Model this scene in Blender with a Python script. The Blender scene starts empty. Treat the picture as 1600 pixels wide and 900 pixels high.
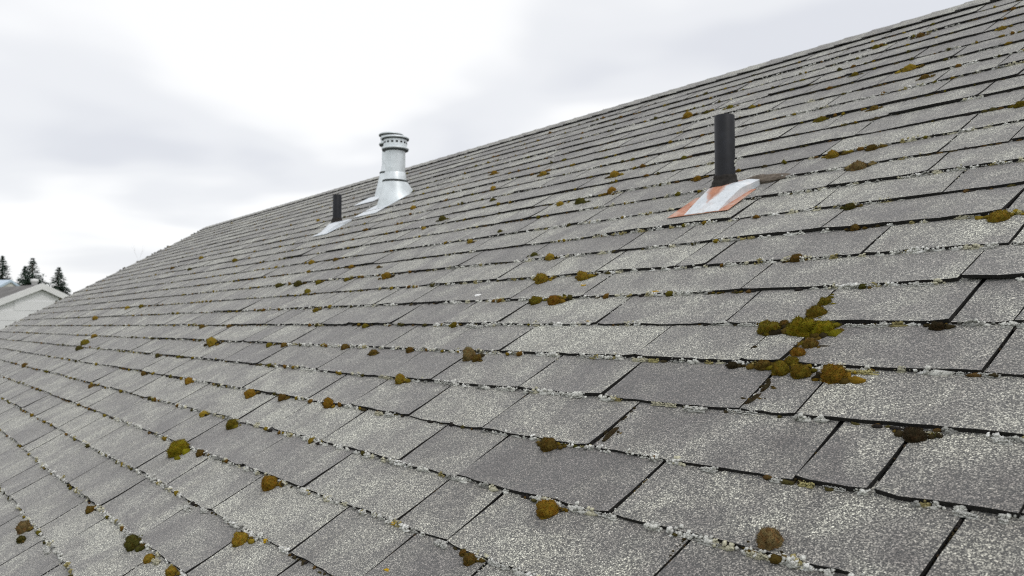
import bpy, bmesh, math, random
import numpy as np
from mathutils import Vector, Matrix, noise as mnoise
SC = bpy.context.scene
COL = SC.collection
rng = np.random.default_rng(11)
random.seed(11)

# ------------------------------------------------------------------ camera, world, sun, exposure
SLOPE = math.radians(30.37)
ROOF_O = Vector((0.0, 0.0, 3.05))          # foot of the camera's perpendicular on the roof plane
CAM_H = 0.6971                             # camera height square to the roof
CS, SN = math.cos(SLOPE), math.sin(SLOPE)


def rp(u, v, w=0.0):
    """a point of the roof: u along the eave, v up the slope, w off the surface"""
    return ROOF_O + Vector((u, v * CS - w * SN, v * SN + w * CS))


cam_data = bpy.data.cameras.new("camera")
cam = bpy.data.objects.new("camera", cam_data)
COL.objects.link(cam)
SC.camera = cam
CAM_P = rp(0, 0, CAM_H)
cam.location = CAM_P
PITCH = math.radians(2.66)
YAW = math.radians(51.94)
cam.rotation_euler = (math.radians(90) + PITCH, 0, YAW)
cam_data.sensor_width = 36.0
cam_data.lens = 1281.0 / 1600.0 * 36.0
cam_data.clip_start = 0.02
cam_data.clip_end = 3000.0
cam_data.dof.use_dof = True
cam_data.dof.focus_distance = 1.45
cam_data.dof.aperture_fstop = 9.0
FWD = Vector((-math.sin(YAW) * math.cos(PITCH), math.cos(YAW) * math.cos(PITCH), math.sin(PITCH)))
RGT = Vector((math.cos(YAW), math.sin(YAW), 0))
UPV = RGT.cross(FWD)


def project(p):
    d = p - CAM_P
    z = d.dot(FWD)
    return (800 + 1281 * d.dot(RGT) / z, 450 - 1281 * d.dot(UPV) / z, z)


SUN_EL, SUN_AZ = math.radians(52), math.radians(95)
world = bpy.data.worlds.new("World")
SC.world = world
world.use_nodes = True
nt = world.node_tree
nt.nodes.clear()


def N(t, kind, **kw):
    n = t.nodes.new(kind)
    for k, v in kw.items():
        setattr(n, k, v)
    return n


def ramp(t, stops, interp='LINEAR'):
    n = t.nodes.new('ShaderNodeValToRGB')
    n.color_ramp.interpolation = interp
    el = n.color_ramp.elements
    while len(el) < len(stops):
        el.new(0.5)
    for e, (p, c) in zip(el, stops):
        e.position = p
        e.color = (c[0], c[1], c[2], 1) if not isinstance(c, (int, float)) else (c, c, c, 1)
    return n


def math_n(t, op, a, b=None, clamp=False):
    n = t.nodes.new('ShaderNodeMath')
    n.operation = op
    n.use_clamp = clamp
    for i, v in enumerate((a, b)):
        if v is None:
            continue
        if isinstance(v, (int, float)):
            n.inputs[i].default_value = v
        else:
            t.links.new(v, n.inputs[i])
    return n.outputs[0]


def mix_c(t, fac, a, b, mode='MIX'):
    n = t.nodes.new('ShaderNodeMix')
    n.data_type = 'RGBA'
    n.blend_type = mode
    for s, v in ((n.inputs[0], fac), (n.inputs[6], a), (n.inputs[7], b)):
        if isinstance(v, (int, float)):
            s.default_value = v if s == n.inputs[0] else (v, v, v, 1)
        elif isinstance(v, tuple):
            s.default_value = (v[0], v[1], v[2], 1)
        else:
            t.links.new(v, s)
    return n.outputs[2]


sky = N(nt, 'ShaderNodeTexSky', sky_type='NISHITA')
sky.sun_disc = False
sky.sun_elevation = SUN_EL
sky.sun_rotation = SUN_AZ
sky.air_density = 1.0
sky.dust_density = 2.0
tc = N(nt, 'ShaderNodeTexCoord')
sep = N(nt, 'ShaderNodeSeparateXYZ')
nt.links.new(tc.outputs['Generated'], sep.inputs[0])
zz = math_n(nt, 'ADD', math_n(nt, 'MAXIMUM', sep.outputs[2], 0.0), 0.16)
cx = math_n(nt, 'DIVIDE', sep.outputs[0], zz)
cy = math_n(nt, 'DIVIDE', sep.outputs[1], zz)
cmb = N(nt, 'ShaderNodeCombineXYZ')
nt.links.new(cx, cmb.inputs[0])
nt.links.new(cy, cmb.inputs[1])
mp = N(nt, 'ShaderNodeMapping')
mp.inputs['Location'].default_value = (4.4988, 26.9325, 0.0)
nt.links.new(cmb.outputs[0], mp.inputs[0])
nz = N(nt, 'ShaderNodeTexNoise')
nz.inputs['Scale'].default_value = 0.75
nz.inputs['Detail'].default_value = 3.5
nz.inputs['Roughness'].default_value = 0.5
nz.inputs['Distortion'].default_value = 0.25
nt.links.new(mp.outputs[0], nz.inputs['Vector'])
cr = ramp(nt, [(0.33, (7.9, 8.1, 8.6)), (0.43, (9.0, 9.15, 9.45)), (0.53, (10.6, 10.65, 10.7))], 'EASE')
nt.links.new(nz.outputs['Fac'], cr.inputs[0])
skymix = mix_c(nt, 0.93, sky.outputs[0], cr.outputs[0])
bg = N(nt, 'ShaderNodeBackground')
bg.inputs['Strength'].default_value = 0.1
nt.links.new(skymix, bg.inputs['Color'])
wo = N(nt, 'ShaderNodeOutputWorld')
nt.links.new(bg.outputs[0], wo.inputs['Surface'])

sun_data = bpy.data.lights.new("sun", 'SUN')
sun_data.energy = 0.8
sun_data.angle = math.radians(14)
sun_data.color = (1.0, 0.97, 0.93)
sun = bpy.data.objects.new("sun", sun_data)
COL.objects.link(sun)
sd = Vector((math.sin(SUN_AZ) * math.cos(SUN_EL), math.cos(SUN_AZ) * math.cos(SUN_EL), math.sin(SUN_EL)))
sun.rotation_euler = sd.to_track_quat('Z', 'Y').to_euler()
sun.location = (0, 0, 30)

SC.view_settings.view_transform = 'Standard'
SC.view_settings.look = 'None'
SC.cycles.use_denoising = False
SC.cycles.filter_width = 1.1
SC.view_settings.exposure = 0.0
SC.view_settings.gamma = 1.0
SC.view_settings.use_curve_mapping = False


# ------------------------------------------------------------------ helpers
def link(o, parent=None, loc=None, rot=None):
    COL.objects.link(o)
    if parent is not None:
        o.parent = parent
    if loc is not None:
        o.location = loc
    if rot is not None:
        o.rotation_euler = rot
    return o


def tag(o, label=None, cat=None, group=None, kind=None):
    if label:
        o['label'] = label
    if cat:
        o['category'] = cat
    if group:
        o['group'] = group
    if kind:
        o['kind'] = kind
    return o


def empty(name, loc, rot=(0, 0, 0), parent=None):
    o = bpy.data.objects.new(name, None)
    o.empty_display_size = 0.2
    return link(o, parent, loc, rot)


def mesh_obj(name, verts, faces, mats, parent=None, loc=None, rot=None, smooth=False, mat_idx=None):
    me = bpy.data.meshes.new(name)
    me.from_pydata([tuple(v) for v in verts], [], faces)
    for m in (mats if isinstance(mats, (list, tuple)) else [mats]):
        me.materials.append(m)
    if mat_idx is not None:
        me.polygons.foreach_set('material_index', np.asarray(mat_idx, dtype=np.int32))
    if smooth:
        me.polygons.foreach_set('use_smooth', np.ones(len(me.polygons), dtype=bool))
    me.update()
    return link(bpy.data.objects.new(name, me), parent, loc, rot)


def bm_obj(name, bm, mats, parent=None, loc=None, rot=None, smooth=False):
    me = bpy.data.meshes.new(name)
    bm.normal_update()
    bm.to_mesh(me)
    bm.free()
    for m in (mats if isinstance(mats, (list, tuple)) else [mats]):
        me.materials.append(m)
    if smooth:
        me.polygons.foreach_set('use_smooth', np.ones(len(me.polygons), dtype=bool))
    return link(bpy.data.objects.new(name, me), parent, loc, rot)


def add_box(bm, lo, hi, M=None):
    r = bmesh.ops.create_cube(bm, size=1.0)
    c = [(a + b) / 2 for a, b in zip(lo, hi)]
    s = [b - a for a, b in zip(lo, hi)]
    for v in r['verts']:
        v.co = Vector((v.co.x * s[0] + c[0], v.co.y * s[1] + c[1], v.co.z * s[2] + c[2]))
        if M is not None:
            v.co = M @ v.co
    return r['verts']


def add_lathe(bm, prof, n=40, close_top=False, close_bottom=False):
    """turn (radius, height) pairs round the z axis"""
    rings = []
    for r, z in prof:
        rings.append([bm.verts.new((r * math.cos(2 * math.pi * i / n), r * math.sin(2 * math.pi * i / n), z)) for i in range(n)])
    for a, b in zip(rings, rings[1:]):
        for i in range(n):
            j = (i + 1) % n
            bm.faces.new((a[i], a[j], b[j], b[i]))
    if close_bottom:
        bm.faces.new(list(reversed(rings[0])))
    if close_top:
        bm.faces.new(rings[-1])
    return rings


# ------------------------------------------------------------------ materials
def new_mat(name):
    m = bpy.data.materials.new(name)
    m.use_nodes = True
    t = m.node_tree
    b = t.nodes['Principled BSDF']
    return m, t, b


def pos(t):
    return N(t, 'ShaderNodeNewGeometry').outputs['Position']


def tex_noise(t, vec, scale, detail=3.0, rough=0.5, dist=0.0):
    n = N(t, 'ShaderNodeTexNoise')
    n.inputs['Scale'].default_value = scale
    n.inputs['Detail'].default_value = detail
    n.inputs['Roughness'].default_value = rough
    n.inputs['Distortion'].default_value = dist
    if vec is not None:
        t.links.new(vec, n.inputs['Vector'])
    return n


def bump(t, b, height, strength, dist):
    n = N(t, 'ShaderNodeBump')
    n.inputs['Strength'].default_value = strength
    n.inputs['Distance'].default_value = dist
    t.links.new(height, n.inputs['Height'])
    t.links.new(n.outputs[0], b.inputs['Normal'])
    return n


def shingle_material():
    m, t, b = new_mat('granule_shingle')
    P = pos(t)
    at = N(t, 'ShaderNodeAttribute', attribute_name='tone')
    tone = at.outputs['Fac']
    # blends of light and dark granules in soft patches, cut differently on every tab
    off = N(t, 'ShaderNodeCombineXYZ')
    t.links.new(math_n(t, 'MULTIPLY', tone, 37.0), off.inputs[0])
    t.links.new(math_n(t, 'MULTIPLY', tone, 91.0), off.inputs[1])
    va = N(t, 'ShaderNodeVectorMath', operation='ADD')
    t.links.new(P, va.inputs[0])
    t.links.new(off.outputs[0], va.inputs[1])
    bl = tex_noise(t, va.outputs[0], 8.0, 3.0, 0.55, 0.4)
    blc = math_n(t, 'MULTIPLY', math_n(t, 'SUBTRACT', bl.outputs['Fac'], 0.5), 2.5)
    f = math_n(t, 'ADD', math_n(t, 'ADD', math_n(t, 'MULTIPLY', tone, 0.85), 0.08), blc, True)
    base = ramp(t, [(0.0, (0.086, 0.078, 0.073)), (0.45, (0.146, 0.140, 0.125)), (1.0, (0.265, 0.264, 0.226))])
    t.links.new(f, base.inputs[0])
    # single mineral granules
    v1 = N(t, 'ShaderNodeTexVoronoi')
    v1.inputs['Scale'].default_value = 640.0
    t.links.new(P, v1.inputs['Vector'])
    s1 = N(t, 'ShaderNodeSeparateColor')
    t.links.new(v1.outputs['Color'], s1.inputs[0])
    g1 = ramp(t, [(0.0, 0.02), (0.28, 0.16), (0.55, 0.70), (0.74, 1.55), (0.90, 2.7), (1.0, 4.2)])
    t.links.new(s1.outputs[0], g1.inputs[0])
    n2 = tex_noise(t, P, 380.0, 2.0, 0.6)
    g2 = ramp(t, [(0.30, 0.55), (0.5, 1.0), (0.70, 1.5)])
    t.links.new(n2.outputs['Fac'], g2.inputs[0])
    c = mix_c(t, 1.0, base.outputs[0], g1.outputs[0], 'MULTIPLY')
    c = mix_c(t, 1.0, c, g2.outputs[0], 'MULTIPLY')
    # thin grime and worn spots
    # rain streaks run down the slope, so their noise is drawn out along it
    mps = N(t, 'ShaderNodeMapping')
    mps.inputs['Scale'].default_value = (9.0, 1.2, 1.2)
    t.links.new(P, mps.inputs[0])
    n4 = tex_noise(t, mps.outputs[0], 1.6, 4.0, 0.65)
    g4 = ramp(t, [(0.32, (0.74, 0.72, 0.71)), (0.52, (1.0, 1.0, 1.0)), (0.75, (1.12, 1.12, 1.08))])
    t.links.new(n4.outputs['Fac'], g4.inputs[0])
    c = mix_c(t, 1.0, c, g4.outputs[0], 'MULTIPLY')
    n3 = tex_noise(t, P, 1.3, 4.0, 0.6)
    g3 = ramp(t, [(0.30, (0.80, 0.78, 0.77)), (0.65, (1.10, 1.10, 1.08))])
    t.links.new(n3.outputs['Fac'], g3.inputs[0])
    c = mix_c(t, 1.0, c, g3.outputs[0], 'MULTIPLY')
    t.links.new(c, b.inputs['Base Color'])
    b.inputs['Roughness'].default_value = 0.72
    b.inputs['Specular IOR Level'].default_value = 0.5
    b.inputs['Sheen Weight'].default_value = 0.36
    b.inputs['Sheen Roughness'].default_value = 0.6
    h = math_n(t, 'ADD', s1.outputs[1], math_n(t, 'MULTIPLY', n2.outputs['Fac'], 1.0))
    bump(t, b, h, 0.55, 0.0016)
    return m


def plain(name, col, rough=0.6, metal=0.0, nscale=30.0, amount=0.15, bmp=0.0, spec=0.4):
    m, t, b = new_mat(name)
    tcn = N(t, 'ShaderNodeTexCoord')
    n = tex_noise(t, tcn.outputs['Object'], nscale, 4.0, 0.6)
    r = ramp(t, [(0.3, tuple(c * (1 - amount) for c in col)), (0.7, tuple(min(1, c * (1 + amount)) for c in col))])
    t.links.new(n.outputs['Fac'], r.inputs[0])
    t.links.new(r.outputs[0], b.inputs['Base Color'])
    b.inputs['Roughness'].default_value = rough
    b.inputs['Metallic'].default_value = metal
    b.inputs['Specular IOR Level'].default_value = spec
    if bmp:
        bump(t, b, n.outputs['Fac'], 0.5, bmp)
    return m


def growth_material(name, scale, bdist, rough=0.95):
    """moss or lichen: colour from the attribute 'tint' times a mottled noise"""
    m, t, b = new_mat(name)
    at = N(t, 'ShaderNodeAttribute', attribute_name='tint')
    P = pos(t)
    n = tex_noise(t, P, scale, 3.0, 0.65)
    r = ramp(t, [(0.28, 0.32), (0.5, 1.0), (0.75, 1.35)])
    t.links.new(n.outputs['Fac'], r.inputs[0])
    c = mix_c(t, 1.0, at.outputs['Color'], r.outputs[0], 'MULTIPLY')
    t.links.new(c, b.inputs['Base Color'])
    b.inputs['Roughness'].default_value = rough
    b.inputs['Specular IOR Level'].default_value = 0.1
    bump(t, b, n.outputs['Fac'], 0.7, bdist)
    return m


def cushion_material():
    m, t, b = new_mat('moss_cushion')
    oi = N(t, 'ShaderNodeObjectInfo')
    P = pos(t)
    n = tex_noise(t, P, 900.0, 2.0, 0.7)
    n2 = tex_noise(t, P, 140.0, 2.0, 0.5)
    r = ramp(t, [(0.28, 0.45), (0.5, 1.0), (0.75, 1.5)])
    t.links.new(n.outputs['Fac'], r.inputs[0])
    rust = mix_c(t, 1.0, oi.outputs['Color'], (1.12, 0.86, 0.75), 'MULTIPLY')
    r2 = ramp(t, [(0.45, 0.0), (0.65, 1.0)])
    t.links.new(n2.outputs['Fac'], r2.inputs[0])
    c = mix_c(t, r2.outputs[0], oi.outputs['Color'], rust)
    c = mix_c(t, 1.0, c, r.outputs[0], 'MULTIPLY')
    t.links.new(c, b.inputs['Base Color'])
    b.inputs['Roughness'].default_value = 0.9
    b.inputs['Specular IOR Level'].default_value = 0.15
    bump(t, b, n.outputs['Fac'], 0.8, 0.0012)
    return m


def flashing_material(name, rust):
    """galvanised sheet, with a rust run below the pipe and rust along the two outer strips"""
    m, t, b = new_mat(name)
    tcn = N(t, 'ShaderNodeTexCoord')
    O = tcn.outputs['Object']
    n = tex_noise(t, O, 22.0, 4.0, 0.6)
    r = ramp(t, [(0.3, (0.60, 0.65, 0.70)), (0.7, (0.80, 0.83, 0.86))])
    t.links.new(n.outputs['Fac'], r.inputs[0])
    c = r.outputs[0]
    if rust:
        s = N(t, 'ShaderNodeSeparateXYZ')
        t.links.new(O, s.inputs[0])
        nn = tex_noise(t, O, 60.0, 4.0, 0.65)
        wob = math_n(t, 'MULTIPLY', math_n(t, 'SUBTRACT', nn.outputs['Fac'], 0.5), 0.030)
        # v-shaped run: half width shrinks down the slope
        x = math_n(t, 'ABSOLUTE', math_n(t, 'ADD', math_n(t, 'ADD', s.outputs[0], -0.012), wob))
        wd = math_n(t, 'ADD', math_n(t, 'MULTIPLY', s.outputs[1], 0.6), 0.066)
        wd = math_n(t, 'MINIMUM', wd, 0.036)
        d = math_n(t, 'SUBTRACT', wd, x)
        dr = ramp(t, [(0.0, 0.0), (0.008, 0.6), (0.020, 0.95)])
        t.links.new(d, dr.inputs[0])
        rc = ramp(t, [(0.3, (0.34, 0.115, 0.045)), (0.6, (0.50, 0.19, 0.085))])
        t.links.new(nn.outputs['Fac'], rc.inputs[0])
        bleed = ramp(t, [(0.58, 0.0), (0.78, 0.45)])
        n5 = tex_noise(t, O, 26.0, 5.0, 0.7)
        t.links.new(n5.outputs['Fac'], bleed.inputs[0])
        grime = ramp(t, [(0.35, (0.55, 0.53, 0.50)), (0.55, (1.0, 1.0, 1.0))])
        t.links.new(nn.outputs['Fac'], grime.inputs[0])
        c = mix_c(t, 0.25, c, grime.outputs[0], 'MULTIPLY')
        c = mix_c(t, bleed.outputs[0], c, (0.62, 0.42, 0.33))
        c = mix_c(t, dr.outputs[0], c, rc.outputs[0])
    t.links.new(c, b.inputs['Base Color'])
    b.inputs['Roughness'].default_value = 0.45
    b.inputs['Metallic'].default_value = 0.25
    bump(t, b, n.outputs['Fac'], 0.3, 0.003)
    return m


M_SHINGLE = shingle_material()
M_BUTT = plain('asphalt_edge', (0.022, 0.021, 0.02), 0.9, 0, 300, 0.5, 0.001, 0.2)
M_FELT = plain('roof_felt', (0.02, 0.02, 0.02), 0.95, 0, 40, 0.3)
M_LICHEN = growth_material('lichen_crust', 500.0, 0.0015)
M_MOSS = growth_material('moss_tufts', 700.0, 0.0012)
M_CUSHION = cushion_material()
M_PVC = plain('black_pipe_plastic', (0.010, 0.011, 0.015), 0.55, 0, 25, 0.5, 0.0006, 0.35)
M_RUBBER = plain('rubber_boot', (0.030, 0.027, 0.025), 0.85, 0, 60, 0.45, 0.002, 0.2)
M_DIRT = plain('packed_dirt', (0.145, 0.122, 0.100), 0.95, 0, 70, 0.4, 0.006, 0.1)
M_GALV = flashing_material('galvanised_sheet', False)
M_GALV_RUST = flashing_material('galvanised_sheet_rusty', True)
def flange_material():
    m, t, b = new_mat('rusty_flange')
    tcn = N(t, 'ShaderNodeTexCoord')
    n = tex_noise(t, tcn.outputs['Object'], 24.0, 5.0, 0.7)
    r = ramp(t, [(0.34, (0.30, 0.12, 0.07)), (0.50, (0.52, 0.25, 0.165)), (0.66, (0.55, 0.40, 0.33))])
    t.links.new(n.outputs['Fac'], r.inputs[0])
    t.links.new(r.outputs[0], b.inputs['Base Color'])
    b.inputs['Roughness'].default_value = 0.8
    bump(t, b, n.outputs['Fac'], 0.4, 0.002)
    return m


M_RUST = flange_material()
M_FLUE = plain('flue_metal', (0.74, 0.79, 0.815), 0.38, 0.3, 14, 0.14, 0.001)
M_RINGSHADE = plain('painted_ring_shade', (0.06, 0.07, 0.07), 0.6, 0, 40, 0.3)  # dark colour painting the shade under the flue's collar, neck ring and lid
M_SPOT = plain('lichen_spot', (0.55, 0.55, 0.50), 0.95, 0, 300, 0.3, 0.001)
M_DARKIN = plain('dark_opening', (0.01, 0.01, 0.01), 0.9)
M_TRIM = plain('white_trim', (0.78, 0.78, 0.77), 0.6, 0, 3, 0.04)
M_WALL = plain('pale_siding', (0.78, 0.78, 0.78), 0.7, 0, 1.5, 0.04)
M_TANWALL = plain('painted_stucco', (0.62, 0.60, 0.55), 0.8, 0, 4, 0.06)
M_FARROOF = plain('far_shingles', (0.15, 0.145, 0.14), 0.9, 0, 3, 0.3)
M_BLUEROOF = plain('pale_metal_roof', (0.52, 0.62, 0.72), 0.4, 0.3, 2, 0.08)
M_GRASS = plain('lawn', (0.06, 0.09, 0.03), 0.95, 0, 0.4, 0.3)
M_BARK = plain('bark', (0.10, 0.08, 0.065), 0.9, 0, 6, 0.3)
M_HAZETWIG = plain('haze_paled_twig', (0.55, 0.53, 0.52), 0.9, 0, 6, 0.2)  # bark paled to imitate overexposure and haze


def needle_material():
    m, t, b = new_mat('conifer_needles')
    n = tex_noise(t, pos(t), 1.6, 3.0, 0.6)
    r = ramp(t, [(0.3, (0.045, 0.085, 0.062)), (0.55, (0.080, 0.125, 0.092)), (0.75, (0.12, 0.165, 0.12))])  # greens lightened to stand in for haze over the distance
    t.links.new(n.outputs['Fac'], r.inputs[0])
    t.links.new(r.outputs[0], b.inputs['Base Color'])
    b.inputs['Roughness'].default_value = 0.85
    return m


M_NEEDLE = needle_material()

# measured on the roof: slit positions per course, moss cushions, granule blends, lichen runs
SLITS = {
    -6: [-1.412, -0.951, -0.786],
    -5: [-1.185, -0.925],
    -4: [-2.309, -1.947, -1.401, -1.151, -0.835],
    -3: [-2.171, -1.717, -1.524, -1.375, -1.055],
    -2: [-1.941, -1.687, -1.388, -1.292, -0.889],
    -1: [-3.138, -2.764, -2.493, -1.922, -1.901, -1.611, -1.1, -0.645],
    0: [-3.354, -2.946, -2.73, -2.416, -2.093, -1.818, -1.428, -1.05, -0.875, -0.608, -0.513],
    1: [-3.279, -2.958, -2.626, -2.241, -1.933, -1.649, -1.188, -0.925, -0.838, -0.509],
    2: [-3.325, -2.96, -2.77, -2.45, -2.007, -1.774, -1.417, -1.16, -0.839, -0.736],
    3: [-3.723, -3.157, -2.765, -2.236, -1.982, -1.676, -1.378, -1.058, -0.657, -0.548],
    4: [-3.118, -2.668, -2.463, -2.213, -1.887, -1.508, -1.29, -0.889, -0.432],
    5: [-2.817, -2.561, -2.082, -1.712, -1.311, -1.145, -0.735],
    6: [-3.903, -3.275, -3.026, -2.631, -2.319, -1.942, -1.496, -1.238, -1.026],
    7: [-3.759, -3.317, -2.944, -2.497, -2.08, -1.715, -1.451],
    8: [-3.485, -3.226, -2.657, -2.392, -1.935],
    9: [-2.55, -2.275],
}
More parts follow.
